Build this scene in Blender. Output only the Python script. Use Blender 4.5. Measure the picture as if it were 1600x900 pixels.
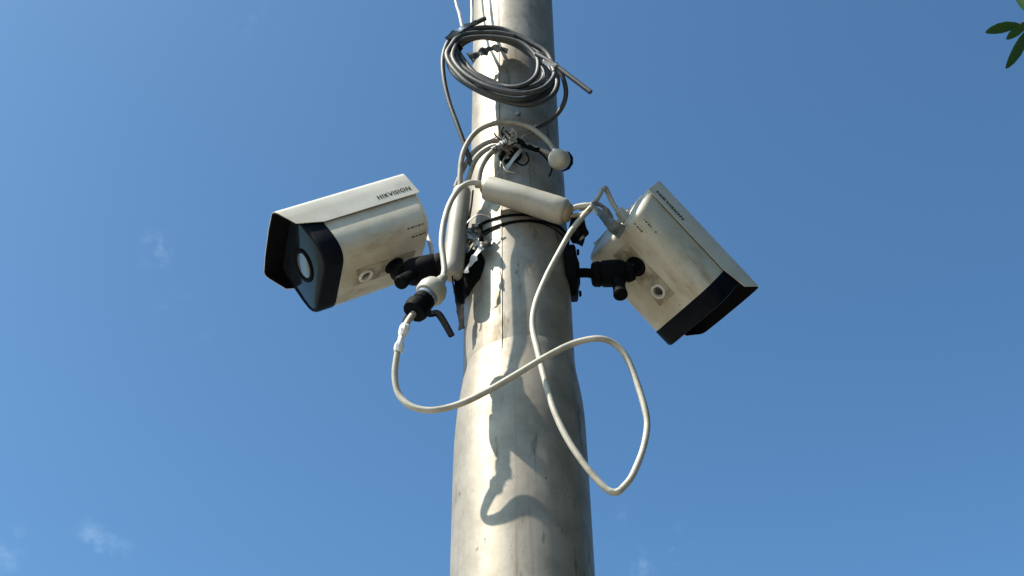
import bpy, bmesh, math, random
from math import sin, cos, pi, radians, sqrt
from mathutils import Vector, Matrix, Euler, noise
for o in list(bpy.data.objects): bpy.data.objects.remove(o)
SC = bpy.context.scene
COL = SC.collection
# ------------------------------------------------------------------ camera
FPX, PITCH, ROLL = 2014.0, radians(40), radians(.74)
CAM = Vector((-.00659, -1.155, 1.65))
fw = Vector((0, cos(PITCH), sin(PITCH))); r0 = Vector((1, 0, 0)); u0 = Vector((0, -sin(PITCH), cos(PITCH)))
rt = r0*cos(ROLL) - u0*sin(ROLL); up = r0*sin(ROLL) + u0*cos(ROLL)
cd = bpy.data.cameras.new('camera'); cam = bpy.data.objects.new('camera', cd); COL.objects.link(cam)
cam.matrix_world = Matrix(((rt.x, up.x, -fw.x, CAM.x), (rt.y, up.y, -fw.y, CAM.y), (rt.z, up.z, -fw.z, CAM.z), (0, 0, 0, 1)))
cd.sensor_width = 36; cd.lens = FPX/1600*36; cd.clip_start = .02; cd.clip_end = 5000
SC.camera = cam
def ray(px, py): return rt*((px-800)/FPX) - up*((py-450)/FPX) + fw
def at(px, py, Y):                       # the point seen at a pixel, Y metres behind the pole's axis
    d = ray(px, py); return CAM + d*((Y-CAM.y)/d.y)
# ------------------------------------------------------------------ sky, sun, exposure
SUN_AZ, SUN_EL = radians(-66), radians(52)
SDIR = Vector((sin(SUN_AZ)*cos(SUN_EL), -cos(SUN_AZ)*cos(SUN_EL), sin(SUN_EL)))
W = bpy.data.worlds.new('World'); SC.world = W; W.use_nodes = True
nt = W.node_tree; nt.nodes.clear()
def N(tree, typ, **kw):
    n = tree.nodes.new(typ)
    for k, v in kw.items(): setattr(n, k, v)
    return n
out = N(nt, 'ShaderNodeOutputWorld'); bg = N(nt, 'ShaderNodeBackground'); bg.inputs[1].default_value = .068
sky = N(nt, 'ShaderNodeTexSky', sky_type='NISHITA', sun_disc=False)
sky.sun_elevation = SUN_EL; sky.sun_rotation = pi - SUN_AZ
sky.altitude = 0; sky.air_density = .8; sky.dust_density = 2.5; sky.ozone_density = 2.5
# thin wisps of cloud: patches of broken noise scattered over the whole sky
tc = N(nt, 'ShaderNodeTexCoord')
nz = N(nt, 'ShaderNodeTexNoise'); nz.inputs['Scale'].default_value = 34; nz.inputs['Detail'].default_value = 6; nz.inputs['Roughness'].default_value = .62
nt.links.new(tc.outputs['Generated'], nz.inputs['Vector'])
nr = N(nt, 'ShaderNodeMapRange', interpolation_type='SMOOTHSTEP'); nr.inputs[1].default_value = .46; nr.inputs[2].default_value = .72
nt.links.new(nz.outputs['Fac'], nr.inputs[0])
rng = random.Random(5)
wisps = [(ray(155, 848).normalized(), .030, .7), (ray(20, 862).normalized(), .024, .6), (ray(247, 388).normalized(), .022, .75), (ray(285, 500).normalized(), .03, .35),
         (ray(1055, 850).normalized(), .022, .75), (ray(985, 885).normalized(), .03, .6), (ray(960, 805).normalized(), .014, .4), (ray(390, 20).normalized(), .03, .3)]
for i in range(10):
    a = rng.uniform(0, 2*pi); e = radians(rng.uniform(18, 60))
    if abs(((a - pi/2 + pi) % (2*pi)) - pi) < radians(35): continue
    wisps.append((Vector((cos(a)*cos(e), sin(a)*cos(e), sin(e))), rng.uniform(.02, .06), rng.uniform(.4, .9)))
acc = None
for d, rad, amt in wisps:
    dn = N(nt, 'ShaderNodeVectorMath', operation='DISTANCE'); dn.inputs[1].default_value = d
    nt.links.new(tc.outputs['Generated'], dn.inputs[0])
    mr = N(nt, 'ShaderNodeMapRange', interpolation_type='SMOOTHSTEP'); mr.inputs[1].default_value = 0; mr.inputs[2].default_value = rad; mr.inputs[3].default_value = amt; mr.inputs[4].default_value = 0
    nt.links.new(dn.outputs['Value'], mr.inputs[0])
    if acc is None: acc = mr.outputs[0]
    else:
        ad = N(nt, 'ShaderNodeMath', operation='ADD'); nt.links.new(acc, ad.inputs[0]); nt.links.new(mr.outputs[0], ad.inputs[1]); acc = ad.outputs[0]
ml = N(nt, 'ShaderNodeMath', operation='MULTIPLY'); nt.links.new(acc, ml.inputs[0]); nt.links.new(nr.outputs[0], ml.inputs[1])
m2 = N(nt, 'ShaderNodeMath', operation='MULTIPLY'); m2.inputs[1].default_value = .21; nt.links.new(ml.outputs[0], m2.inputs[0])
mx = N(nt, 'ShaderNodeMix', data_type='RGBA'); mx.inputs[7].default_value = (6.2, 8.0, 9.5, 1)
gm = N(nt, 'ShaderNodeGamma'); gm.inputs[1].default_value = 1.15; nt.links.new(sky.outputs[0], gm.inputs[0])      # a deeper, clearer blue all over
nt.links.new(m2.outputs[0], mx.inputs[0]); tn = N(nt, 'ShaderNodeMix', data_type='RGBA', blend_type='MULTIPLY'); tn.inputs[0].default_value = 1; tn.inputs[7].default_value = (.69, 1.02, 1.06, 1); nt.links.new(gm.outputs[0], tn.inputs[6]); nt.links.new(tn.outputs[2], mx.inputs[6])
nt.links.new(mx.outputs[2], bg.inputs[0]); nt.links.new(bg.outputs[0], out.inputs[0])
sl = bpy.data.lights.new('sun', 'SUN'); sl.energy = 4.5; sl.angle = radians(.55); sl.color = (1, .91, .76)
so = bpy.data.objects.new('sun', sl); COL.objects.link(so); so.rotation_euler = SDIR.to_track_quat('Z', 'Y').to_euler(); so.location = SDIR*20
SC.view_settings.view_transform = 'Standard'; SC.view_settings.look = 'None'; SC.view_settings.gamma = 1; SC.view_settings.exposure = 1.31
SC.view_settings.use_curve_mapping = False
SC.render.engine = 'CYCLES'; SC.render.resolution_x = 1024; SC.render.resolution_y = 576

# ------------------------------------------------------------------ materials
ALBEDO_CUT = .76                                  # cuts base colours evenly, putting deeper shade into the materials
def mat(name, col, rough=.5, metal=0., col2=None, scale=30., lo=.45, hi=.65, bump=0., bscale=60., detail=5, spots=None, coat=0., stretch=None, spec=.5):
    k = 1 if name in ('ground_earth', 'bounce_concrete', 'bark') else ALBEDO_CUT
    col = tuple(c*k for c in col); col2 = col2 and tuple(c*k for c in col2); spots = [(a, b_, c, tuple(v*k for v in d), e) for a, b_, c, d, e in (spots or [])]
    m = bpy.data.materials.new(name); m.use_nodes = True; t = m.node_tree; b = t.nodes['Principled BSDF']
    b.inputs['Roughness'].default_value = rough; b.inputs['Metallic'].default_value = metal; b.inputs['Coat Weight'].default_value = coat
    b.inputs['Specular IOR Level'].default_value = spec
    b.inputs['Base Color'].default_value = (*col, 1)
    L = t.links.new; tc = N(t, 'ShaderNodeTexCoord'); vec = tc.outputs['Object']
    if stretch:
        mp = N(t, 'ShaderNodeMapping'); mp.inputs['Scale'].default_value = stretch; L(vec, mp.inputs[0]); vec = mp.outputs[0]
    cur = None
    if col2:
        n = N(t, 'ShaderNodeTexNoise'); n.inputs['Scale'].default_value = scale; n.inputs['Detail'].default_value = detail; n.inputs['Roughness'].default_value = .62; L(vec, n.inputs['Vector'])
        r = N(t, 'ShaderNodeMapRange', interpolation_type='SMOOTHSTEP'); r.inputs[1].default_value = lo; r.inputs[2].default_value = hi; L(n.outputs['Fac'], r.inputs[0])
        x = N(t, 'ShaderNodeMix', data_type='RGBA'); x.inputs[6].default_value = (*col, 1); x.inputs[7].default_value = (*col2, 1); L(r.outputs[0], x.inputs[0]); cur = x.outputs[2]
        rr = N(t, 'ShaderNodeMapRange'); rr.inputs[3].default_value = rough*.85; rr.inputs[4].default_value = min(1, rough*1.3); L(n.outputs['Fac'], rr.inputs[0]); L(rr.outputs[0], b.inputs['Roughness'])
    for (sc, sl_, sh, scol, st) in (spots or []):
        mp = N(t, 'ShaderNodeMapping'); mp.inputs['Scale'].default_value = st; mp.inputs['Location'].default_value = (sc*.013, .37, sc*.11); L(tc.outputs['Object'], mp.inputs[0])
        n = N(t, 'ShaderNodeTexNoise'); n.inputs['Scale'].default_value = sc; n.inputs['Detail'].default_value = 4; n.inputs['Roughness'].default_value = .7; L(mp.outputs[0], n.inputs['Vector'])
        r = N(t, 'ShaderNodeMapRange', interpolation_type='SMOOTHSTEP'); r.inputs[1].default_value = sl_; r.inputs[2].default_value = sh; L(n.outputs['Fac'], r.inputs[0])
        x = N(t, 'ShaderNodeMix', data_type='RGBA'); x.inputs[7].default_value = (*scol, 1); L(r.outputs[0], x.inputs[0])
        if cur: L(cur, x.inputs[6])
        else: x.inputs[6].default_value = (*col, 1)
        cur = x.outputs[2]
    if cur: L(cur, b.inputs['Base Color'])
    if bump:
        n = N(t, 'ShaderNodeTexNoise'); n.inputs['Scale'].default_value = bscale; n.inputs['Detail'].default_value = 6; L(vec, n.inputs['Vector'])
        bp = N(t, 'ShaderNodeBump'); bp.inputs['Strength'].default_value = bump; bp.inputs['Distance'].default_value = .004; L(n.outputs['Fac'], bp.inputs['Height']); L(bp.outputs[0], b.inputs['Normal'])
    return m
M = {}
M['pole'] = mat('pole_metal', (.375, .337, .285), .48, .42, (.27, .242, .202), 30, .36, .66, .05, 120, spots=[
    (60, .55, .80, (.23, .20, .155), (1.6, 1.6, .035)), (24, .57, .68, (.165, .135, .09), (1.8, 1.8, .45)), (8, .52, .76, (.33, .28, .21), (2.5, 2.5, .15)), (40, .67, .75, (.12, .10, .07), (1.3, 1.3, .8)), (170, .655, .72, (.10, .085, .06), (1, 1, .5)), (420, .65, .71, (.10, .085, .065), (1, 1, 1))], spec=.35)
M['white'] = mat('white_paint', (.58, .57, .52), .38, 0, (.50, .485, .43), 24, .4, .7, .03, 200, spots=[(16, .56, .76, (.50, .44, .32), (1, 1, 1))], coat=.15)
M['body'] = mat('housing_paint', (.54, .515, .44), .45, 0, (.42, .385, .295), 18, .4, .68, .04, 180, spots=[(22, .50, .72, (.34, .275, .18), (.4, 1, 1)), (120, .66, .76, (.22, .19, .14), (1, 1, 1))])
M['stain'] = mat('stained_plate', (.40, .36, .27), .6, 0, (.20, .17, .12), 60, .4, .65, .1, 200)
M['bezel'] = mat('bezel_plastic', (.0035, .005, .010), .45, 0, (.006, .008, .013), 60, .4, .6, spec=.05)
M['inner_shadow'] = mat('hood_shadow', (.0016, .0016, .003), .9, 0, (.0025, .0025, .004), 40, .4, .6, spec=.1)  # near-black colour carries the shade inside the hood
M['glass'] = mat('panel_glass', (.010, .014, .020), .12, 0, (.014, .019, .024), 30, .4, .7, spec=.15)
M['lens'] = mat('lens_glass', (.10, .11, .125), .15, 0, (.13, .14, .15), 40, .4, .7, coat=.4)
M['black'] = mat('black_plastic', (.003, .0035, .005), .62, 0, (.007, .007, .008), 50, .5, .75, .05, 160, spec=.05)
M['ink'] = mat('printed_ink', (.045, .045, .048), .6)
M['cable'] = mat('white_cable', (.43, .405, .345), .45, 0, (.30, .272, .21), 55, .45, .7, .04, 200, spots=[(140, .62, .74, (.27, .23, .17), (1, 1, 1))])
M['cable2'] = mat('shaded_grey_cable', (.28, .26, .225), .55, 0, (.18, .165, .135), 60, .42, .65, .06, 220)  # the sheaths' own grey; the arching white cable's shade put into its colour
M['grey'] = mat('grey_cable', (.029, .032, .036), .52, 0, (.066, .067, .066), 70, .5, .75, .05, 200)
M['greyl'] = mat('pale_grey_cable', (.40, .42, .43), .45, 0, (.3, .31, .31), 60, .45, .7)
M['tube'] = mat('coupler_plastic', (.38, .36, .31), .42, 0, (.31, .288, .235), 40, .4, .7, .03, 160, spots=[(60, .6, .75, (.40, .34, .25), (1, 1, 1))])
M['shaded'] = mat('shaded_plastic', (.25, .235, .205), .5, 0, (.19, .175, .145), 40, .4, .7, .04, 160)  # white coupler plastic with its shade put into a darker colour
M['tan'] = mat('yellowed_plastic', (.26, .21, .13), .5, 0, (.2, .16, .10), 60, .4, .7)
M['tape'] = mat('silver_tape', (.20, .24, .30), .28, .1, (.10, .125, .16), 60, .42, .66, .2, 120)
M['wtape'] = mat('white_tape', (.78, .79, .80), .4, 0, (.62, .62, .60), 90, .5, .7, .2, 120)
M['foil'] = mat('foil', (.42, .42, .41), .35, .5, (.05, .05, .05), 120, .42, .58, .5, 150)
M['copper'] = mat('bare_wire', (.50, .47, .40), .4, .6, (.36, .33, .27), 90, .4, .6)
M['hole'] = mat('dark_hole', (.006, .006, .006), .9)
M['ground'] = mat('ground_earth', (.050, .052, .030), .95, 0, (.075, .062, .042), .8, .35, .7, .4, 8, spots=[(25, .55, .75, (.03, .04, .018), (1, 1, 1))])
M['bounce'] = mat('bounce_concrete', (.38, .345, .295), .9, 0, (.29, .265, .23), 1.5, .35, .7, .3, 30, spots=[(25, .55, .75, (.22, .20, .16), (1, 1, 1))])  # pale colour for the added slab that reflects sun upward
M['bark'] = mat('bark', (.13, .10, .07), .9, 0, (.07, .055, .04), 18, .4, .65, .6, 40, stretch=(1, 1, .25))
def leafmat():
    m = bpy.data.materials.new('leaf_green'); m.use_nodes = True; t = m.node_tree; b = t.nodes['Principled BSDF']
    oi = N(t, 'ShaderNodeTexCoord'); n = N(t, 'ShaderNodeTexNoise'); n.inputs['Scale'].default_value = 9
    t.links.new(oi.outputs['Object'], n.inputs['Vector'])
    x = N(t, 'ShaderNodeMix', data_type='RGBA'); x.inputs[6].default_value = (.022, .055, .014, 1); x.inputs[7].default_value = (.036, .080, .018, 1)
    t.links.new(n.outputs['Fac'], x.inputs[0]); t.links.new(x.outputs[2], b.inputs['Base Color']); b.inputs['Roughness'].default_value = .55; b.inputs['Specular IOR Level'].default_value = .2
    tr = N(t, 'ShaderNodeBsdfTranslucent'); tr.inputs[0].default_value = (.05, .12, .02, 1); ms = N(t, 'ShaderNodeMixShader'); ms.inputs[0].default_value = .06
    t.links.new(b.outputs[0], ms.inputs[1]); t.links.new(tr.outputs[0], ms.inputs[2]); t.links.new(ms.outputs[0], t.nodes['Material Output'].inputs[0])
    return m
M['leaf'] = leafmat()

# ------------------------------------------------------------------ helpers
MATS = {}                                                   # object name -> world matrix, known before depsgraph runs
def empty(name, label, cat, loc=(0, 0, 0), rot=None, group=None):
    o = bpy.data.objects.new(name, None); COL.objects.link(o); o.empty_display_size = .02
    mw = Matrix.Translation(Vector(loc)) @ (rot.to_4x4() if rot else Matrix.Identity(4))
    o.matrix_world = mw; MATS[o.name] = mw
    o['label'] = label; o['category'] = cat
    if group: o['group'] = group
    return o
def obj(name, bm, m, parent=None, local=False, smooth=True, angle=40):
    """link a bmesh as ONE object; vertices are world coordinates unless local"""
    mw = MATS[parent.name] if parent else Matrix.Identity(4)
    if parent and not local: bmesh.ops.transform(bm, matrix=mw.inverted(), verts=bm.verts)
    bmesh.ops.recalc_face_normals(bm, faces=bm.faces)
    me = bpy.data.meshes.new(name); 
    if smooth:
        for f in bm.faces: f.smooth = True
        for e in bm.edges:
            if len(e.link_faces) == 2 and e.calc_face_angle(0) > radians(angle): e.smooth = False
    bm.to_mesh(me); bm.free(); me.materials.append(M[m])
    o = bpy.data.objects.new(name, me); COL.objects.link(o); MATS[o.name] = mw
    if parent: o.parent = parent
    return o
def tag(o, label, cat, group=None):
    o['label'] = label; o['category'] = cat
    if group: o['group'] = group
    return o
def catmull(P, res):
    P = [Vector(p) for p in P]; Q = [P[0]*2 - P[1]] + P + [P[-1]*2 - P[-2]]; out = []
    for i in range(1, len(Q)-2):
        p0, p1, p2, p3 = Q[i-1:i+3]
        for k in range(res):
            t = k/res
            out.append(.5*((2*p1) + (p2-p0)*t + (2*p0-5*p1+4*p2-p3)*t*t + (3*p1-p0-3*p2+p3)*t**3))
    out.append(P[-1]); return out
def sweep(bm, pts, rad, segs=12, flat=1., up_hint=None, capped=True):
    """tube along pts; rad number or function(0..1); flat < 1 makes a ribbon"""
    pts = [Vector(p) for p in pts]; n = len(pts); rings = []
    t0 = (pts[1]-pts[0]).normalized(); h = up_hint or (Vector((0, 0, 1)) if abs(t0.z) < .9 else Vector((1, 0, 0)))
    nrm = (h - t0*h.dot(t0)).normalized()
    for i in range(n):
        t = (pts[min(i+1, n-1)] - pts[max(i-1, 0)]).normalized()
        nrm = (nrm - t*nrm.dot(t)).normalized(); b = t.cross(nrm)
        R = rad(i/(n-1)) if callable(rad) else rad
        rings.append([bm.verts.new(pts[i] + nrm*(R*cos(2*pi*k/segs)) + b*(R*flat*sin(2*pi*k/segs))) for k in range(segs)])
    for i in range(n-1):
        for k in range(segs):
            bm.faces.new((rings[i][k], rings[i][(k+1) % segs], rings[i+1][(k+1) % segs], rings[i+1][k]))
    if capped: bm.faces.new(rings[0][::-1]); bm.faces.new(rings[-1])
    return bm
def tube(name, P, rad, m, parent=None, res=7, segs=12, flat=1., up_hint=None):
    return obj(name, sweep(bmesh.new(), catmull(P, res), rad, segs, flat, up_hint), m, parent)
def lathe(bm, a, b, prof, segs=24):
    """profile [(t along a->b in metres, radius)] turned about the line a->b"""
    a, b = Vector(a), Vector(b); ax = (b-a).normalized(); h = Vector((0, 0, 1)) if abs(ax.z) < .9 else Vector((1, 0, 0))
    u = ax.cross(h).normalized(); v = ax.cross(u); rings = []
    for t, R in prof:
        rings.append([bm.verts.new(a + ax*t + u*(R*cos(2*pi*k/segs)) + v*(R*sin(2*pi*k/segs))) for k in range(segs)])
    for i in range(len(rings)-1):
        for k in range(segs): bm.faces.new((rings[i][k], rings[i][(k+1) % segs], rings[i+1][(k+1) % segs], rings[i+1][k]))
    bm.faces.new(rings[0][::-1]); bm.faces.new(rings[-1]); return bm
def turned(name, a, b, prof, m, parent=None, segs=24, local=False):
    return obj(name, lathe(bmesh.new(), a, b, prof, segs), m, parent, local)
def box(bm, c, s, mtx=None):
    r = bmesh.ops.create_cube(bm, size=1); vs = r['verts']
    bmesh.ops.scale(bm, vec=Vector(s), verts=vs)
    if mtx: bmesh.ops.transform(bm, matrix=mtx, verts=vs)
    bmesh.ops.translate(bm, vec=Vector(c), verts=vs); return vs
def bevel(bm, w, seg=2, edges=None):
    bmesh.ops.bevel(bm, geom=list(edges or bm.edges), offset=w, segments=seg, affect='EDGES', profile=.5); return bm
def px(lst): return [at(*p) for p in lst]

# ------------------------------------------------------------------ ground
bm = bmesh.new(); bmesh.ops.create_grid(bm, x_segments=40, y_segments=40, size=600)
g = obj('ground', bm, 'ground'); g['kind'] = 'structure'
bm = bmesh.new(); box(bm, (-2.2, -.5, .06), (5.2, 16, .12)); bevel(bm, .012, 2); slab = obj('bounce_slab', bm, 'bounce'); slab['kind'] = 'structure'  # unseen pale slab, added to reflect sunlight onto the camera undersides

# ------------------------------------------------------------------ pole
pole = empty('metal_pole', 'tall weathered silver metal pole in stepped sections carrying both cameras', 'pole')
Z1, Z2 = 2.450, 2.801
def section(name, prof, segs=72):
    bm = bmesh.new(); rings = []
    for z, R in prof: rings.append([bm.verts.new((R*cos(2*pi*k/segs), R*sin(2*pi*k/segs), z + (.13*R*cos(2*pi*k/segs) if abs(z - Z1 - .007) < .055 else 0))) for k in range(segs)])   # the swage sits a little askew
    for i in range(len(rings)-1):
        for k in range(segs): bm.faces.new((rings[i][k], rings[i][(k+1) % segs], rings[i+1][(k+1) % segs], rings[i+1][k]))
    bm.faces.new(rings[0][::-1]); bm.faces.new(rings[-1])
    return obj(name, bm, 'pole', pole, angle=30)
section('lower_section', [(0, .0735), (1, .073), (2.2, .0716), (2.36, .0709), (Z1-.044, .0704), (Z1-.026, .0699), (Z1-.010, .0689), (Z1+.005, .0673), (Z1+.017, .0656), (Z1+.028, .0640), (Z1+.038, .0629), (Z1+.050, .0622), (Z1+.052, .0615)])
section('middle_section', [(Z1+.046, .0619), (Z1+.056, .0622), (2.6, .0618), (Z2-.004, .0606), (Z2+.002, .0600), (Z2+.009, .0583), (Z2+.014, .0573), (Z2+.019, .0570)])
section('upper_section', [(Z2+.0185, .0566), (3.2, .0562), (4.6, .054), (4.62, .050), (4.63, .02)])
# long weld seam down the front
def seam(z0, z1, R0, R1, th, name='weld_seam'):
    return tube(name, [(R*sin(th), -R*cos(th), z) for z, R in ((z0, R0), ((2*z0+z1)/3, (2*R0+R1)/3), ((z0+2*z1)/3, (R0+2*R1)/3), (z1, R1))], .0011, 'pole', pole, 8, 8)
seam(Z1+.036, Z2-.004, .0622, .0604, radians(-17)); seam(0, Z1-.050, .0727, .0696, radians(-9)); seam(Z2+.02, 4.5, .0565, .0541, radians(-21))
def bead(z, R, seed):
    pts = [Vector((R*sin(a), -R*cos(a), z + .0006*noise.noise(Vector((sin(a)*3, cos(a)*3, seed))))) for a in [2*pi*k/96 for k in range(97)]]
    obj('weld_bead', sweep(bmesh.new(), pts, lambda t: .0012 + .0005*noise.noise(Vector((t*60, seed, 0))), 6, 1, Vector((0, 0, 1)), False), 'pole', pole)
bead(Z2+.0195, .0566, 4.1)
# cable hole with rubber grommet
def polept(px_, py_, R, off=0):
    d = ray(px_, py_); a = d.x*d.x + d.y*d.y; b = 2*(CAM.x*d.x + CAM.y*d.y); c = CAM.x**2 + CAM.y**2 - R*R
    t = (-b - sqrt(max(b*b-4*a*c, 0)))/(2*a); p = CAM + d*t; n = Vector((p.x, p.y, 0)).normalized(); return p + n*off, n
hp, hn = polept(797, 243, .060)
turned('cable_hole', hp - hn*.004, hp + hn, [(0, .011), (.0052, .011)], 'hole', pole)
turned('grommet', hp - hn*.003, hp + hn, [(0, .0145), (.005, .0145), (.0068, .013), (.0068, .0105), (.004, .0100)], 'black', pole)
for (x, y) in ((788, 258), (809, 178)):
    p, n = polept(x, y, .0602 if y > 200 else .0566); turned('screw', p, p+n, [(-.002, .0034), (.0015, .0034), (.0028, .0022)], 'foil', pole, 12)

# ------------------------------------------------------------------ bullet cameras
WT, ZT, WS, ZL, AF, LB = .0545, .0447, .0556, .0049, .0455, .1311
def body_section(k=1., zs=1.):
    half = [(.049, .040), (.0515, .030), (.0525, .005), (.0535, -.012), (.0525, -.026), (.0495, -.034), (.0440, -.0400), (.0375, -.0430), (.031, -.0438)]
    pts = half + [(-y, z) for y, z in reversed(half)]
    return [(y*k, z*zs) for y, z in pts]
def loft(bm, secs):
    rings = [[bm.verts.new((x, y, z)) for y, z in s] for x, s in secs]
    n = len(rings[0])
    for i in range(len(rings)-1):
        for k in range(n): bm.faces.new((rings[i][k], rings[i][(k+1) % n], rings[i+1][(k+1) % n], rings[i+1][k]))
    bm.faces.new(rings[0][::-1]); bm.faces.new(rings[-1]); return bm
def shrink(sec, d): 
    out = []
    for y, z in sec:
        l = sqrt(y*y+z*z); out.append((y*(l-d)/l, z*(l-d)/l))
    return out
TEXT = 'HIKVISION'
def lettering(parent, side):
    c = bpy.data.curves.new('lettering', 'FONT'); c.body = TEXT; c.size = .0083; c.shear = .12; c.space_character = 1.10; c.offset = .00026; c.extrude = .0001; c.align_x = 'LEFT'
    t = bpy.data.objects.new('tmp', c); COL.objects.link(t); bpy.context.view_layer.update()
    me = bpy.data.meshes.new_from_object(t.evaluated_get(bpy.context.evaluated_depsgraph_get())); bpy.data.objects.remove(t)
    wid = max(v.co.x for v in me.vertices); k = .0475/wid
    for v in me.vertices:
        x, y = v.co.x*k, v.co.y
        zz = .0128 + y; yy = (WS + (WT-WS)*(zz-ZL)/(ZT-ZL)) + .0004
        if side > 0: v.co = Vector((-.0770 - x, yy, zz))
        else: v.co = Vector((-.1235 + x, -yy, zz))
    me.materials.append(M['ink']); o = bpy.data.objects.new('lettering', me); COL.objects.link(o); o.parent = parent; o['label'] = 'dark printed maker lettering'
    return o
def bullet_camera(name, label, loc, ypr, side, arm):
    rot = Matrix.Rotation(ypr[0], 3, 'Z') @ Matrix.Rotation(ypr[1], 3, 'Y') @ Matrix.Rotation(ypr[2], 3, 'X')
    cam_ = empty(name, label, 'camera', loc, rot, 'security cameras strapped to the pole')
    S = body_section()
    secs = [(-.1325, shrink(S, .0075)), (-.1320, shrink(S, .0045)), (-.1303, shrink(S, .0018)), (-.1275, shrink(S, .0004)), (-.1245, S), (-.09, S), (-.06, S), (-.03, S), (0, S)]
    # the rear end leans: the underside stops short of the top
    secs = [(x, s) for x, s in secs]
    bm = loft(bmesh.new(), secs)
    for v in bm.verts:
        if v.co.x < -.1: v.co.x += max(0, (.012 - v.co.z))*.26
    body = obj('housing', bm, 'body', cam_, True, angle=35)
    # rear lip and cable gland
    bz = obj('front_bezel', loft(bmesh.new(), [(.0004, shrink(S, -.0004)), (.003, shrink(S, -.0006)), (.0215, shrink(S, -.0002)), (.0236, shrink(S, .0010)), (.0244, shrink(S, .0026)), (.0244, shrink(S, .0040)), (.0230, shrink(S, .0043))]), 'bezel', cam_, True, angle=30)
    P = shrink(S, .0045)
    pn = obj('lens_panel', loft(bmesh.new(), [(.0226, P), (.0233, P), (.0235, shrink(S, .0052))]), 'glass', cam_, True, angle=30)
    turned('lens_ring', (.0232, 0, -.003), (.05, 0, -.003), [(0, .0205), (.0016, .0205), (.0024, .0195), (.0024, .0165), (.0010, .0155)], 'black', pn, 40, True)
    turned('lens_glass', (.0233, 0, -.003), (.05, 0, -.003), [(0, .0160), (.0008, .0155), (.0014, .0120), (.0018, .006), (.0019, .001)], 'lens', pn, 40, True)
    # sun shield: an inverted tray with cut-back lower front corners
    def xf(z): 
        if z > .0145: return .031 + (AF-.031)*(z-.0145)/(ZT-.0145)
        return max(.0, .031*(z-ZL)/(.0145-ZL))
    half = [(WS, ZL), (WS-.0001, .0098), (WS-.0003, .0145), (WS-.0006, .025), (WT+.0001, .0375), (WT-.0010, .0415), (WT-.0034, .0439), (WT-.0075, ZT), (.022, ZT+.0012)]
    prof = half + [(-y, z) for y, z in reversed(half)]
    def inner(y, z, d=.0022):
        return (y - math.copysign(d, y) if z < .044 else y, z - (d if z > .0375 else (d*.5 if z > .03 else 0)))
    def tray(o_, i_, x0, ff):
        bm = bmesh.new(); R = []
        xs = [0, .12, .3, .5, .7, .85, .95, 1]
        for a in xs:
            ro = [bm.verts.new((x0 + (ff(z)-x0)*a, y, z)) for y, z in o_]; ri = [bm.verts.new((x0 + (ff(z)-x0)*a, y, z2)) for (y0, z), (y, z2) in zip(o_, i_)]
            R.append((ro, ri))
        n = len(o_)
        for j in range(len(R)-1):
            for k in range(n-1):
                bm.faces.new((R[j][0][k], R[j][0][k+1], R[j+1][0][k+1], R[j+1][0][k])); bm.faces.new((R[j][1][k], R[j+1][1][k], R[j+1][1][k+1], R[j][1][k+1]))
            for k in (0, n-1): bm.faces.new((R[j][0][k], R[j+1][0][k], R[j+1][1][k], R[j][1][k]))
        for k in range(n-1):
            bm.faces.new((R[0][0][k], R[0][1][k], R[0][1][k+1], R[0][0][k+1])); bm.faces.new((R[-1][0][k], R[-1][0][k+1], R[-1][1][k+1], R[-1][1][k]))
        return bm
    hood = obj('sun_shield', tray(prof, [inner(*p, .0009) for p in prof], -LB, xf), 'white', cam_, True, angle=32)
    shadow_o = [inner(*p, .0010) for p in prof]; shadow_i = [inner(*p, .0026) for p in prof]
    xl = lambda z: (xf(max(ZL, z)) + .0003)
    obj('shield_shadow', tray(shadow_o, shadow_i, .001, xl), 'inner_shadow', hood, True, angle=32)  # black inner tray added where the hood's inside lies in shade
    lettering(hood, side)
    # underside: mounting strip, threaded socket, screw
    bm = bmesh.new(); box(bm, (-.061, 0, -.0441), (.082, .027, .0016)); bevel(bm, .0005, 1)
    st = obj('mounting_strip', bm, 'stain', cam_, True)
    turned('socket_rim', (-.0345, 0, -.0446), (-.0345, 0, -1), [(0, .0095), (.0018, .0095), (.0026, .0086), (.0026, .0064), (.0006, .0058)], 'white', st, 28, True)
    turned('socket_hole', (-.0345, 0, -.0448), (-.0345, 0, -1), [(0, .0057), (.0004, .0057)], 'hole', st, 20, True)
    # rating print: rows of tiny marks on the lower side
    rr = random.Random(3 + side); bm = bmesh.new()
    for row in range(4):
        x = -.112
        while x < -.088 - row*.002:
            w = rr.uniform(.0007, .0032)
            if rr.random() < .92:
                box(bm, (x + w/2, side*(.0478 - row*.0031), -.0366 - row*.0021), (w, .0004, .0017), Matrix.Rotation(side*radians(-52), 4, 'X'))
            x += w + rr.uniform(.0008, .0026)
    obj('rating_print', bm, 'ink', cam_, True, False)
    # bracket: base plate on the pole, neck, clamp barrel, ball
    bx, ctr, tip, kn = arm                                     # world points: plate centre, barrel start, barrel end, knob end
    ball = MATS[cam_.name] @ Vector((-.0741, 0, -.0438))
    pnv = Vector((bx.x, bx.y, 0)).normalized(); PR = .030 if bx.x < 0 else .034
    bm = bmesh.new(); segs = 8
    lathe(bm, bx - pnv*.006, bx + pnv, [(0, PR), (.012, PR), (.0135, PR-.003), (.0145, PR*.6), (.017, .012)], 8)
    pl = obj('base_plate', bm, 'black', cam_, angle=25)
    for a in (45, 135, 225, 315):
        q = bx + pnv*.0085 + pnv.cross(Vector((0, 0, 1)))*(PR*.72*cos(radians(a))) + Vector((0, 0, PR*.72*sin(radians(a)))); turned('screw', q, q+pnv, [(0, .0038), (.0022, .0038), (.0032, .0025)], 'black', pl, 10)
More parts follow.
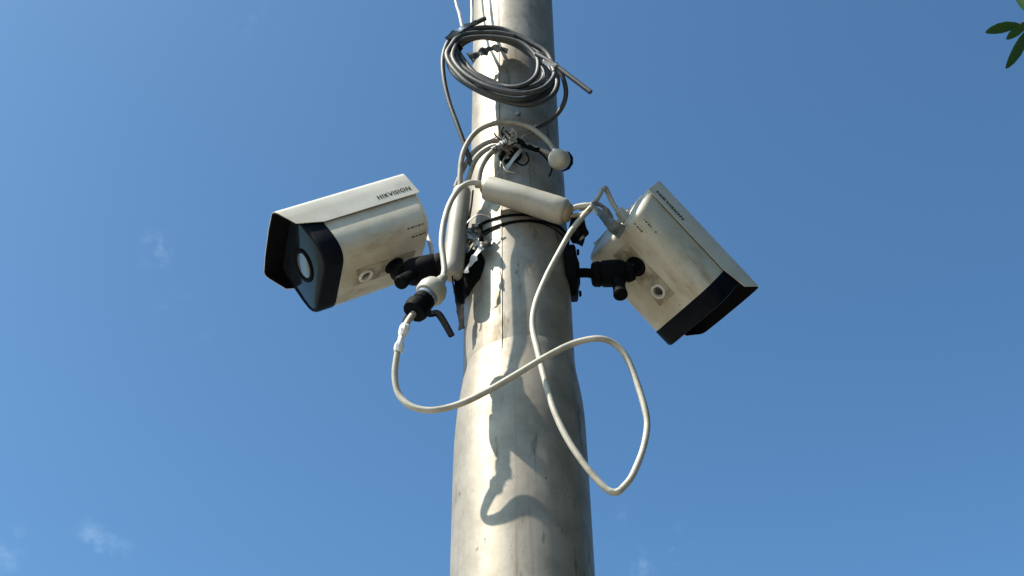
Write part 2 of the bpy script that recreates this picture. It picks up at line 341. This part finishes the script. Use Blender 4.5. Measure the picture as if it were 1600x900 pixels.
    tube('neck', [bx + pnv*.009, bx + pnv*.016 + (ctr-bx)*.15, ctr + (tip-ctr).normalized()*.004], .0058, 'black', cam_, 4, 14)
    L = (tip-ctr).length
    brl = turned('clamp_barrel', ctr, tip, [(0, .0095), (.0006, .0128), (.003, .0148), (.009, .0154), (.0115, .0142), (.0135, .0158), (L*.62, .0164), (L*.85, .0160), (L*.96, .0140), (L, .0100)], 'black', cam_, 28)
    turned('clamp_knob', (ctr+tip)/2 + (tip-ctr)*.22, kn, [(0, .0075), ((kn-(ctr+tip)/2).length*.7, .0075), ((kn-(ctr+tip)/2).length*.95, .0085), ((kn-(ctr+tip)/2).length, .0065)], 'black', brl, 14)
    dn = (rot @ Vector((0, 0, -1)))
    turned('mount_stud', ball - dn*.002, ball + dn*.012, [(0, .0135), (.003, .0135), (.004, .0070), (.016, .0065)], 'black', cam_, 20)
    bc = ball + dn*.013; tube('ball_joint', [tip + (bc-tip)*-.25, tip + (bc-tip)*.4, bc], lambda t: .0125 - .001*abs(t-.5), 'black', cam_, 5, 18)
    # cable gland at the rear
    turned('cable_gland', (-.124, side*.012, -.006), (-.2, side*.012, -.006), [(0, .009), (.006, .009), (.007, .007), (.014, .006)], 'tube', cam_, 16, True)
    return cam_
plL = polept(733, 430, .0622)[0]; plR = Vector((.0625, -.004, 2.637))
camL = bullet_camera('security_camera', 'white bullet security camera showing its dark lens panel, beside the hanging cable connector',
    (-.2294, -.0275, 2.6456), (radians(196.1), radians(34.3), radians(4.4)), 1, (plL, at(698, 413, -.036), at(634, 428, -.028), at(628, 440, -.050)))
camR = bullet_camera('security_camera', 'white bullet security camera showing its rear end, with grey plastic tape on its cable',
    (.2113, .0457, 2.6386), (radians(33.1), radians(37.1), radians(-1.9)), -1, (plR, at(924, 429, -.006), at(978, 426, -.006), at(970, 462, -.020)))

# ------------------------------------------------------------------ white network cable with coupler and connector
nc = empty('network_cable', 'white network cable hanging in a wide loop with a white cylindrical coupler and black-nutted connector', 'cable', at(820, 312, -.079))
a, b = at(760, 293, -.0795), at(884, 332, -.0800); L = (b-a).length
cp = turned('coupler', a, b, [(0, .0128), (.0005, .0141), (.0015, .0146), (L*.5, .0156), (L*.86, .0160), (L*.965, .0158), (L*.985, .0146), (L, .0128)], 'tube', nc, 32)
ax = (b-a).normalized()
turned('end_collar', b - ax*.003, b + ax, [(0, .0122), (.006, .0118), (.009, .0095), (.010, .006)], 'tan', cp, 24)
turned('end_collar', a + ax*.003, a - ax, [(0, .0095), (.006, .0085), (.009, .0060)], 'tan', cp, 20)
RC = .0033
tube('cable', px([(766, 293, -.080), (750, 287, -.083), (733, 286, -.088), (716, 297, -.091), (702, 320, -.096), (693, 350, -.099), (690, 380, -.100), (693, 405, -.099), (694, 425, -.099), (688, 442, -.102)]), RC, 'cable', nc)
tube('cable', px([(652, 482, -.109), (634, 508, -.1135), (625, 535, -.112), (619, 562, -.107), (617, 590, -.102), (623, 616, -.0985), (641, 634, -.0995), (672, 641, -.1015), (710, 634, -.1015), (752, 616, -.104), (800, 589, -.105), (850, 559, -.105), (895, 537, -.104),
    (932, 529, -.107), (958, 536, -.102), (978, 557, -.098), (994, 594, -.095), (1008, 640, -.094), (1011, 668, -.094), (1004, 704, -.096), (988, 743, -.099), (974, 761, -.100), (966, 768, -.101), (958, 769, -.101), (949, 765, -.101), (937, 754, -.101), (915, 728, -.101),
    (888, 688, -.100), (866, 642, -.098), (851, 592, -.094), (840, 548, -.088), (832, 510, -.083), (836, 477, -.081), (851, 438, -.081), (871, 399, -.082), (892, 362, -.083), (911, 338, -.084), (921, 327, -.085), (923, 322, -.085), (916, 321, -.085), (902, 323, -.083), (884, 330, -.080)]), lambda t: RC*(1 + .09*noise.noise(Vector((t*40, 0, 0)))), 'cable', nc)
g0, g1 = at(690, 437, -.102), at(650, 484, -.111); ga = (g1-g0).normalized()
bo = turned('connector_boot', g0, g1, [(-.006, .0042), (.002, .0058), (.006, .0064), (.008, .0092), (.013, .0135), (.020, .0160), (.027, .0158), (.0300, .0140), (.0305, .010)], 'tube', nc, 28)
turned('boot_seal', g0 + ga*.0295, g1, [(0, .0118), (.006, .0122), (.008, .0105)], 'tape', bo, 20)
nu = turned('locking_nut', g0 + ga*.0335, g1 + ga*.1, [(0, .0100), (.002, .0118), (.010, .0118), (.0105, .0108), (.014, .0108), (.0146, .0135), (.022, .0138), (.026, .0128), (.0265, .007)], 'black', nc, 14)
e0 = g0 + ga*.052
bm = bmesh.new(); sweep(bm, catmull([e0, at(672, 490, -.116), at(682, 489, -.117), at(690, 497, -.117), at(706, 525, -.116)], 6), lambda t: .0046 - .0012*t, 6, .55); obj('latch', bm, 'black', nu, angle=25)
bm = bmesh.new(); sweep(bm, catmull([e0 + ga*.004, at(644, 490, -.104), at(636, 500, -.106), at(634, 507, -.110)], 6), lambda t: .0062 - .002*t, 8, .8); obj('clasp', bm, 'black', nu, angle=25)
w0 = px([(634, 508, -.1135), (627, 528, -.1127), (621.5, 550, -.1092)])
bm = sweep(bmesh.new(), catmull(w0, 8), lambda t: .0046 + .0010*sin(t*9) - .0006*t, 9)
for v in bm.verts: v.co += Vector((noise.noise(v.co*300), noise.noise(v.co*300 + Vector((9, 0, 0))), 0))*.0009
obj('tape_wrap', bm, 'wtape', nc, angle=20)
# second lead out of the coupler's right end
tube('spare_lead', px([(878, 336, -.079), (896, 337, -.080), (912, 333, -.083), (922, 326, -.0885)]), .0024, 'tan', nc, 6, 10)

# ------------------------------------------------------------------ right camera's pigtail and the tape on it
pt = empty('camera_pigtail', 'thin white lead bent sharply over behind the rear end of the camera', 'cable', at(943, 294, -.06))
tube('cable', px([(905, 326, -.072), (920, 322, -.074), (932, 312, -.068), (941, 297, -.058), (946, 294, -.050), (952, 306, -.045), (960, 322, -.040), (972, 337, -.037)]), .0030, 'cable', pt, 7)
turned('strain_relief', at(966, 329, -.0385), at(984, 349, -.033), [(0, .0040), (.003, .0062), (.014, .0066), (.018, .0058)], 'tube', pt, 16)
tp = empty('plastic_tape', 'crumpled grey plastic tape tied from the bent lead to the camera', 'tape', at(950, 340, -.06))
rr = random.Random(11)
def ribbon(pts, w0, w1, m, parent, name, seed=0, amp=.0016, th=.0004, nw=6):
    """crumpled strip: centre points and widths; edges run along the width vectors given"""
    C = catmull(pts, 8); n = len(C); bm = bmesh.new(); rows = []
    for i, c in enumerate(C):
        t = i/(n-1); tan = (C[min(i+1, n-1)] - C[max(i-1, 0)]).normalized(); wv = tan.cross(fw).normalized()
        wv = (Matrix.Rotation(.7*sin(t*7+seed), 3, tan) @ wv); w = w0 + (w1-w0)*t
        rows.append([c + wv*(w*(k/(nw-1)-.5)) for k in range(nw)])
    def jit(p): return p + Vector((noise.noise(p*150+Vector((seed, 0, 0))), noise.noise(p*150+Vector((0, seed+7, 0))), noise.noise(p*150+Vector((3, 0, seed)))))*amp
    top = [[bm.verts.new(jit(p)) for p in r] for r in rows]; bot = [[bm.verts.new(v.co + fw*th) for v in r] for r in top]
    for i in range(n-1):
        for k in range(nw-1):
            bm.faces.new((top[i][k], top[i][k+1], top[i+1][k+1], top[i+1][k])); bm.faces.new((bot[i][k], bot[i+1][k], bot[i+1][k+1], bot[i][k+1]))
        for k in (0, nw-1): bm.faces.new((top[i][k], top[i+1][k], bot[i+1][k], bot[i][k]))
    for i in (0, n-1):
        for k in range(nw-1): bm.faces.new((top[i][k], bot[i][k], bot[i][k+1], top[i][k+1]))
    return obj(name, bm, m, parent, angle=25)
ribbon(px([(924, 321, -.080), (936, 332, -.078), (950, 347, -.068), (964, 358, -.055), (974, 362, -.045)]), .006, .020, 'tape', tp, 'strip', 2, .0012)
ribbon(px([(925, 318, -.081), (938, 320, -.075), (952, 336, -.062), (962, 366, -.050)]), .005, .008, 'tape', tp, 'strip', 5, .0012)
# black lump of tape and tie heads on the right side of the pole
bt = empty('black_tape_wad', 'wad of black tape stuck on the pole below the coupler end', 'tape', at(905, 358, -.03))
bm = bmesh.new(); bmesh.ops.create_icosphere(bm, subdivisions=3, radius=1)
for v in bm.verts:
    k = 1 + .28*noise.noise(v.co*1.7); v.co = Vector((v.co.x*.0105, v.co.y*.017, v.co.z*.021))*k
bmesh.ops.translate(bm, vec=at(904, 359, -.024), verts=bm.verts); obj('wad', bm, 'black', bt, angle=25)
ribbon(px([(904, 345, -.045), (912, 352, -.046), (915, 366, -.044), (905, 376, -.040)]), .006, .005, 'black', bt, 'tail', 8, .002)

# ------------------------------------------------------------------ grey cable coil
cc = empty('cable_coil', 'coiled dark grey cable hung against the upper pole with two cut ends sticking out', 'cable coil', at(790, 105, -.09))
rr = random.Random(4)
def ell(cx, cy, A, B, th, t):
    x, y = A*cos(t), B*sin(t); c, s = cos(th), sin(th); return cx + x*c - y*s, cy + x*s + y*c
P = []; steps = 22
seq = [0, .30, .10, .55, .22, .80, .45, 1.0, .68, .90, .15, .05]
dep = [-.020, -.010, -.002, -.016, -.006, -.012, 0, -.006, -.018, -.010, -.024, -.016]
for i in range(int(10.3*steps)):
    u = i/steps; k = int(u); f = u - k; f = f*f*(3-2*f); q = seq[k]*(1-f) + seq[k+1]*f; dy = dep[k]*(1-f) + dep[k+1]*f
    t = 2*pi*u + pi*1.05
    wob = 5.5*noise.noise(Vector((cos(t)*1.6, sin(t)*1.6, k*3.1 + f)))
    x, y = ell(789 - 9*q, 106 - 10*q, 94 - 28*q + wob, 55 - 24*q + wob, radians(21 + 5*sin(k*2.3)*(1-f) + 5*sin(k*2.3+2.3)*f), t)
    s = sin(t)                                   # +1 at the bottom of the picture's ring
    P.append(at(x, y, -.070 - .018*(s*.5+.5) + dy))
tube('cable', P, .0035, 'grey', cc, 3, 10)
tube('loose_turn', px([(704, 72, -.094), (728, 60, -.098), (770, 58, -.098), (812, 66, -.099), (838, 88, -.100), (840, 112, -.102), (828, 128, -.104), (806, 136, -.103), (780, 134, -.098)]), .0031, 'grey', cc, 7, 10)
tube('loose_turn', px([(712, 70, -.100), (708, 92, -.108), (730, 118, -.114), (770, 138, -.118), (812, 146, -.118), (848, 138, -.114), (866, 118, -.108), (862, 102, -.104)]), .0031, 'grey', cc, 7, 10)
tube('cable_end', px([(704, 66, -.086), (716, 54, -.094), (735, 40, -.096), (759, 28, -.099)]), .0032, 'grey', cc, 6, 12)
tube('cable_end', px([(838, 84, -.104), (862, 98, -.108), (890, 119, -.110), (923, 144, -.111)]), .0031, 'grey', cc, 6, 12)
tube('hanging_strand', px([(716, 50, -.083), (700, 66, -.086), (692, 92, -.088), (694, 125, -.086), (702, 160, -.082), (715, 196, -.078), (728, 232, -.072), (738, 262, -.064)]), .0030, 'grey', cc, 7, 12)
tube('hanging_strand', px([(868, 100, -.098), (881, 125, -.092), (884, 150, -.080), (874, 174, -.066), (852, 193, -.058), (828, 203, -.062)]), .0030, 'grey', cc, 7, 12)
ribbon(px([(699, 62, -.100), (712, 50, -.103), (726, 41, -.104), (745, 33, -.104)]), .009, .004, 'tape', cc, 'tape_wrap', 1, .002)
ribbon(px([(704, 58, -.098), (712, 70, -.100), (722, 78, -.095)]), .008, .007, 'black', cc, 'tape_wrap', 4, .002)
ribbon(px([(850, 96, -.112), (860, 100, -.113), (870, 101, -.112)]), .005, .004, 'wtape', cc, 'tape_wrap', 7, .002)
ribbon(px([(733, 92, -.060), (752, 82, -.063), (772, 76, -.063), (792, 80, -.064)]), .016, .006, 'tape', cc, 'tape_scrap', 3, .004)
for k, (x0, x1, y1) in enumerate(((712, 722, 42), (737, 737, 38))):
    o = tube('drop_wire', px([(x0 - 8*(1-k) - 1, -70, -.055), (x0, 0, -.062), ((x0+x1)/2 + .5, y1*.5, -.07), (x1, y1, -.085)]), .0021, 'greyl', None, 6, 10)
    tag(o, ['thin pale wire coming down to the coil clear of the pole', 'thin pale wire coming down to the coil along the pole edge'][k], 'wire', 'pale wires dropping to the coil')

# ------------------------------------------------------------------ bundle of cables at the cable hole
jc = empty('jack_cable', 'dusty white cable arching over the pole to a round white end cap', 'cable', at(790, 190, -.08))
tube('cable', px([(720, 300, -.060), (719, 272, -.066), (724, 238, -.072), (742, 208, -.078), (768, 194, -.082), (796, 191, -.084), (826, 198, -.083), (848, 213, -.081), (862, 228, -.080), (868, 240, -.081)]), .0033, 'cable2', jc)
c0 = at(873, 249, -.083); cdirn = (at(888, 254, -.060) - c0).normalized()
turned('end_cap', c0 - cdirn*.010, c0 + cdirn, [(0, .004), (.0008, .0075), (.003, .0108), (.007, .0125), (.016, .0125), (.018, .0115)], 'tube', jc, 28)
turned('cap_nut', c0 + cdirn*.007, c0 + cdirn*2, [(0, .0118), (.003, .0128), (.009, .0128), (.011, .0110)], 'black', jc, 10)
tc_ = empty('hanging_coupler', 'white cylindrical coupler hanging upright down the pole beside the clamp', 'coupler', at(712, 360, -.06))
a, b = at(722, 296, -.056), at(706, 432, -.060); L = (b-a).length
turned('sleeve', a, b, [(0, .0085), (.0015, .0102), (.006, .0112), (L*.5, .0122), (L*.9, .0124), (L*.98, .0118), (L, .0095)], 'shaded', tc_, 32)
tube('cable', px([(722, 298, -.056), (731, 282, -.062), (742, 252, -.068), (760, 234, -.070), (782, 228, -.069), (798, 240, -.060)]), .0030, 'cable2', tc_)
tube('cable', px([(712, 292, -.055), (722, 268, -.062), (738, 240, -.067), (764, 222, -.070), (788, 222, -.069), (800, 238, -.059)]), .0030, 'cable2', tc_)
sc = empty('stripped_cable', 'stripped grey cable with frayed bare strands at the hole in the pole', 'cable', at(800, 225, -.07))
tube('sheath', px([(746, 292, -.064), (752, 262, -.070), (768, 238, -.073), (790, 224, -.074), (812, 224, -.073), (838, 232, -.071), (862, 241, -.070)]), lambda t: .0036 - .0004*t, 'cable2', sc, 7)
for i in range(17):
    x0, y0 = rr.uniform(780, 812), rr.uniform(214, 226); dx, dy = rr.uniform(-16, 22), rr.uniform(-20, 4)
    tube('strand', px([(x0, y0+4, -.072), (x0+dx*.4+rr.uniform(-4, 4), y0+dy*.5, -.078), (x0+dx, y0+dy+rr.uniform(-3, 3), -.078+rr.uniform(-.006, .008))]), .0007 if i % 3 else .0009, 'copper' if i % 3 else 'black', sc, 5, 6)
bm = sweep(bmesh.new(), catmull(px([(771, 236, -.0742), (784, 226, -.0752), (796, 222, -.0752)]), 10), lambda t: .0048 + .0007*sin(40*t), 12)
for v in bm.verts: v.co += Vector([noise.noise(v.co*420 + Vector((k*5, 0, 0))) for k in range(3)])*.0011
obj('braid', bm, 'foil', sc, angle=20)
ribbon(px([(808, 219, -.0775), (818, 226, -.0780), (830, 231, -.0765), (842, 234, -.0745)]), .008, .006, 'black', sc, 'tape_wrap', 2, .002)
tube('core_wire', px([(799, 236, -.066), (806, 252, -.068), (818, 258, -.070), (826, 250, -.071), (822, 238, -.071)]), .0011, 'black', sc, 6, 6)
tube('core_wire', px([(796, 238, -.066), (786, 252, -.069), (790, 266, -.069), (803, 270, -.068)]), .0010, 'copper', sc, 6, 6)
tube('core_wire', px([(838, 233, -.073), (852, 246, -.070), (862, 262, -.062), (858, 276, -.057)]), .0012, 'black', sc, 6, 6)
sp = ribbon(px([(776, 281, -.066), (790, 264, -.068), (804, 246, -.069), (815, 233, -.071)]), .0058, .0046, 'greyl', None, 'cable_tie_strip', 1, .0003, .0012)
tag(sp, 'flat pale plastic strip leaning across the hole in the pole', 'strip')
ww = tube('thin_wire', px([(739, 298, -.062), (736, 325, -.064), (731, 350, -.063), (724, 372, -.060)]), .0012, 'black', None, 6, 8)
tag(ww, 'thin black wire running straight down beside the hanging coupler', 'wire')

# ------------------------------------------------------------------ black ties round the pole
def tie(label, left, mid, right, R, rad, tail=None):
    """ring tilted to pass through three picture points of the pole's front"""
    t = empty('cable_tie', label, 'cable tie', polept(*mid, R)[0], None, 'black ties strapped round the pole')
    p = [polept(*q, R)[0] for q in (left, mid, right)]
    n = (p[1]-p[0]).cross(p[2]-p[0]).normalized()
    pts = []
    for k in range(49):
        a = 2*pi*k/48; x, y = R*sin(a), -R*cos(a); z = p[1].z - (n.x*(x-p[1].x) + n.y*(y-p[1].y))/n.z
        pts.append(Vector((x, y, z)))
    bm = bmesh.new(); sweep(bm, pts, rad, 8, .55, Vector((0, 0, 1)), False); obj('band', bm, 'black', t)
    if tail: tail(t)
    return t
def tail1(t):
    bm = bmesh.new(); c = at(750, 357, -.063); box(bm, c, (.006, .007, .010), Matrix.Rotation(.3, 4, 'X')); bevel(bm, .001, 1); obj('tie_head', bm, 'black', t)
    tube('tie_tail', px([(749, 360, -.066), (751, 368, -.070), (752, 376, -.069)]), .0026, 'black', t, 5, 6)
tie('black cable tie whose square head sits on the lit side of the pole', (752, 350), (800, 336), (860, 345), .0622, .0020, tail1)
tie('plain black cable tie lying just below the tie with the square head', (756, 362), (806, 346), (872, 354), .0624, .0019)
tie('thin black wire tie sagging lowest round the pole', (752, 371), (790, 351), (850, 350), .0620, .0010)
th = tube('thin_wire', px([(727, 352, -.064), (736, 342, -.067), (750, 335, -.069), (766, 339, -.068)]), .0007, 'copper', None, 6, 6)
tag(th, 'hair-thin bare wire looping above the black ties', 'wire')
# foil and tape scraps at the left bracket
fo = empty('silver_foil', 'crumpled silver tape scrap wedged beside the bracket plate', 'tape', at(745, 385, -.066))
ribbon(px([(738, 352, -.058), (742, 368, -.060), (748, 380, -.062), (757, 388, -.064)]), .014, .016, 'foil', fo, 'scrap', 3, .006)
ribbon(px([(752, 384, -.070), (744, 398, -.072), (736, 412, -.072), (729, 424, -.070)]), .008, .005, 'wtape', fo, 'scrap', 6, .003)
ribbon(px([(730, 360, -.054), (724, 378, -.056), (722, 392, -.058)]), .012, .016, 'tape', fo, 'scrap', 9, .004)
stp = empty('black_strap', 'black strap end hanging down behind the bracket plate', 'strap', at(719, 470, -.045))
ribbon(px([(722, 400, -.052), (716, 440, -.052), (719, 475, -.047), (721, 515, -.045)]), .014, .0075, 'black', stp, 'strap', 2, .0015, .0014)
tube('strap_cord', px([(706, 425, -.060), (709, 450, -.060), (715, 470, -.056)]), .0009, 'black', stp, 5, 6)
lc = tube('camera_lead', px([(655, 350, .02), (666, 365, .015), (673, 385, .005), (677, 405, -.004), (686, 418, -.012)]), .0028, 'greyl', None, 6, 10)
tag(lc, 'pale lead running from the camera back down to the bracket', 'cable')

# ------------------------------------------------------------------ tree whose twig reaches into view
import numpy as np
TX, TY = 3.75, -.85
tree = empty('leafy_tree', 'leafy tree with dark oval leaves, one twig reaching in against the blue sky', 'tree', (TX, TY, 0))
rr = random.Random(21)
tube('trunk', [(TX, TY, 0), (TX-.03, TY-.02, .8), (TX+.05, TY+.03, 1.7), (TX-.02, TY+.05, 2.8), (TX+.04, TY, 4.2), (TX, TY+.02, 5.4)], lambda t: .15*(1-t) + .02 + .07*max(0, .08-t)/.08, 'bark', tree, 6, 16)
def leaf_mesh(bm, base, d, nrm, L, Wd):
    d = d.normalized(); s = d.cross(nrm).normalized(); n = s.cross(d); k = [(0, 0), (.14, .46), (.38, .92), (.62, .98), (.82, .74), (.95, .36), (1, 0)]
    mid = [bm.verts.new(base + d*(L*t) - n*(L*.10*t*t)) for t, w in k]; lf = [bm.verts.new(base + d*(L*t) + s*(Wd*.5*w) + n*(Wd*.12*w - L*.10*t*t)) for t, w in k[1:-1]]; rg = [bm.verts.new(base + d*(L*t) - s*(Wd*.5*w) + n*(Wd*.12*w - L*.10*t*t)) for t, w in k[1:-1]]
    for side, flip in ((lf, 0), (rg, 1)):
        row = [mid[0]] + side + [mid[-1]]
        for i in range(6):
            q = [mid[i], mid[i+1], row[i+1], row[i]]; q = [v for j, v in enumerate(q) if v not in q[:j]]
            if len(q) > 2: bm.faces.new(q[::-1] if flip else q)
CEN, AXS = Vector((TX-.1, TY-.1, 4.0)), Vector((2.35, 3.2, 3.2))  # unseen crown, widened and raised to block sky light from the pole's right
TW = at(1640, 38, 1.10)
g = np.random.default_rng(8); centres = []
for i in range(230):                                        # limb tips spread through the crown; every limb carries leaf clumps
    v = Vector(g.normal(size=3)).normalized(); tip = CEN + Vector((v.x*AXS.x, v.y*AXS.y, v.z*AXS.z))*float(.45 + .48*g.random()**.6)
    if tip.z < 1.0: continue
    p0 = Vector((TX, TY, min(5.2, max(1.5, tip.z - .55 - .25*(tip - CEN).length)))); m1 = p0.lerp(tip, .55) + Vector(g.normal(size=3))*.10
    if i % 3 == 0: tube('limb', [p0, m1, tip], lambda t: .030*(1-t) + .005, 'bark', tree, 5, 7)
    cv = catmull([p0, m1, tip], 8)
    centres += [cv[5], cv[9], cv[12], cv[14], cv[16]]
tube('limb', [Vector((TX, TY, 2.9)), Vector((2.9, .15, 3.35)), Vector((2.0, .85, 3.55)), TW], lambda t: .026*(1-t) + .003, 'bark', tree, 7, 8)
for k in range(5): centres.append(Vector((3.1, -.1, 3.3)).lerp(Vector((2.45, .5, 3.5)), k/4))
PER = 95; C0 = np.repeat(np.array(centres), PER, 0); n = len(C0)
P0 = C0 + g.normal(size=(n, 3))*np.array([.17, .17, .15])
q = (P0 - np.array(CEN))/np.array(AXS); keep = ((q**2).sum(1) < 1.0); P0 = P0[keep]; n = len(P0)
d = g.normal(size=(n, 3)); d[:, 2] -= .3; d /= np.linalg.norm(d, axis=1, keepdims=True)
nn = g.normal(size=(n, 3))*.6; nn[:, 2] += 1; s_ = np.cross(d, nn); s_ /= np.linalg.norm(s_, axis=1, keepdims=True); nn = np.cross(s_, d)
LL = g.uniform(.060, .105, (n, 1)); WW = LL*g.uniform(.19, .25, (n, 1))
V6 = np.stack([P0, P0 + d*LL*.38 + s_*WW + nn*WW*.3, P0 + d*LL*.75 + s_*WW*.75 + nn*WW*.2, P0 + d*LL - nn*LL*.08, P0 + d*LL*.75 - s_*WW*.75 + nn*WW*.2, P0 + d*LL*.38 - s_*WW + nn*WW*.3], 1)
V6 = (V6 - np.array([TX, TY, 0])).reshape(-1, 3); b6 = (np.arange(n)*6)[:, None]
me = bpy.data.meshes.new('crown'); F = np.concatenate([b6 + np.array([[0, 1, 2, 3]]), b6 + np.array([[0, 3, 4, 5]])], 0)
me.vertices.add(len(V6)); me.vertices.foreach_set('co', V6.astype(np.float32).ravel())
me.loops.add(F.size); me.loops.foreach_set('vertex_index', F.astype(np.int32).ravel())
me.polygons.add(len(F)); me.polygons.foreach_set('loop_start', np.arange(0, F.size, 4, dtype=np.int32)); me.update(calc_edges=True); me.validate()
me.materials.append(M['leaf']); co = bpy.data.objects.new('crown', me); COL.objects.link(co); co.parent = tree; co['kind'] = 'stuff'
print('leaves', n)
# the sprig that enters the frame: each leaf on its own
tube('twig', [TW, at(1618, 30, 1.07), at(1596, 36, 1.05)], .0022, 'bark', tree, 5, 8)
def sprig_leaf(b0, t0, Wd, Y0, Y1, nrm):
    bm = bmesh.new(); p, q = at(*b0, Y0), at(*t0, Y1); leaf_mesh(bm, p, q-p, nrm, (q-p).length, Wd); obj('leaf', bm, 'leaf', tree)
V = -fw
sprig_leaf((1594, 37), (1544, 48), .030, 1.05, 1.03, V + Vector((0, 0, .2)))
sprig_leaf((1608, 34), (1574, 60), .025, 1.06, 1.08, V + Vector((.2, 0, .4)))
sprig_leaf((1607, 44), (1582, 100), .031, 1.06, 1.02, V + Vector((.2, 0, .1)))
sprig_leaf((1622, 40), (1612, 96), .030, 1.07, 1.05, V + Vector((.4, 0, .3)))
sprig_leaf((1616, 30), (1590, -22), .046, 1.07, 1.06, V + Vector((-.1, 0, .2)))
sprig_leaf((1624, 30), (1632, -30), .036, 1.08, 1.07, V)
sprig_leaf((1632, 44), (1660, 96), .036, 1.08, 1.07, V + Vector((0, 0, .4)))
sprig_leaf((1640, 34), (1690, 10), .036, 1.09, 1.08, V + Vector((0, 0, .4)))
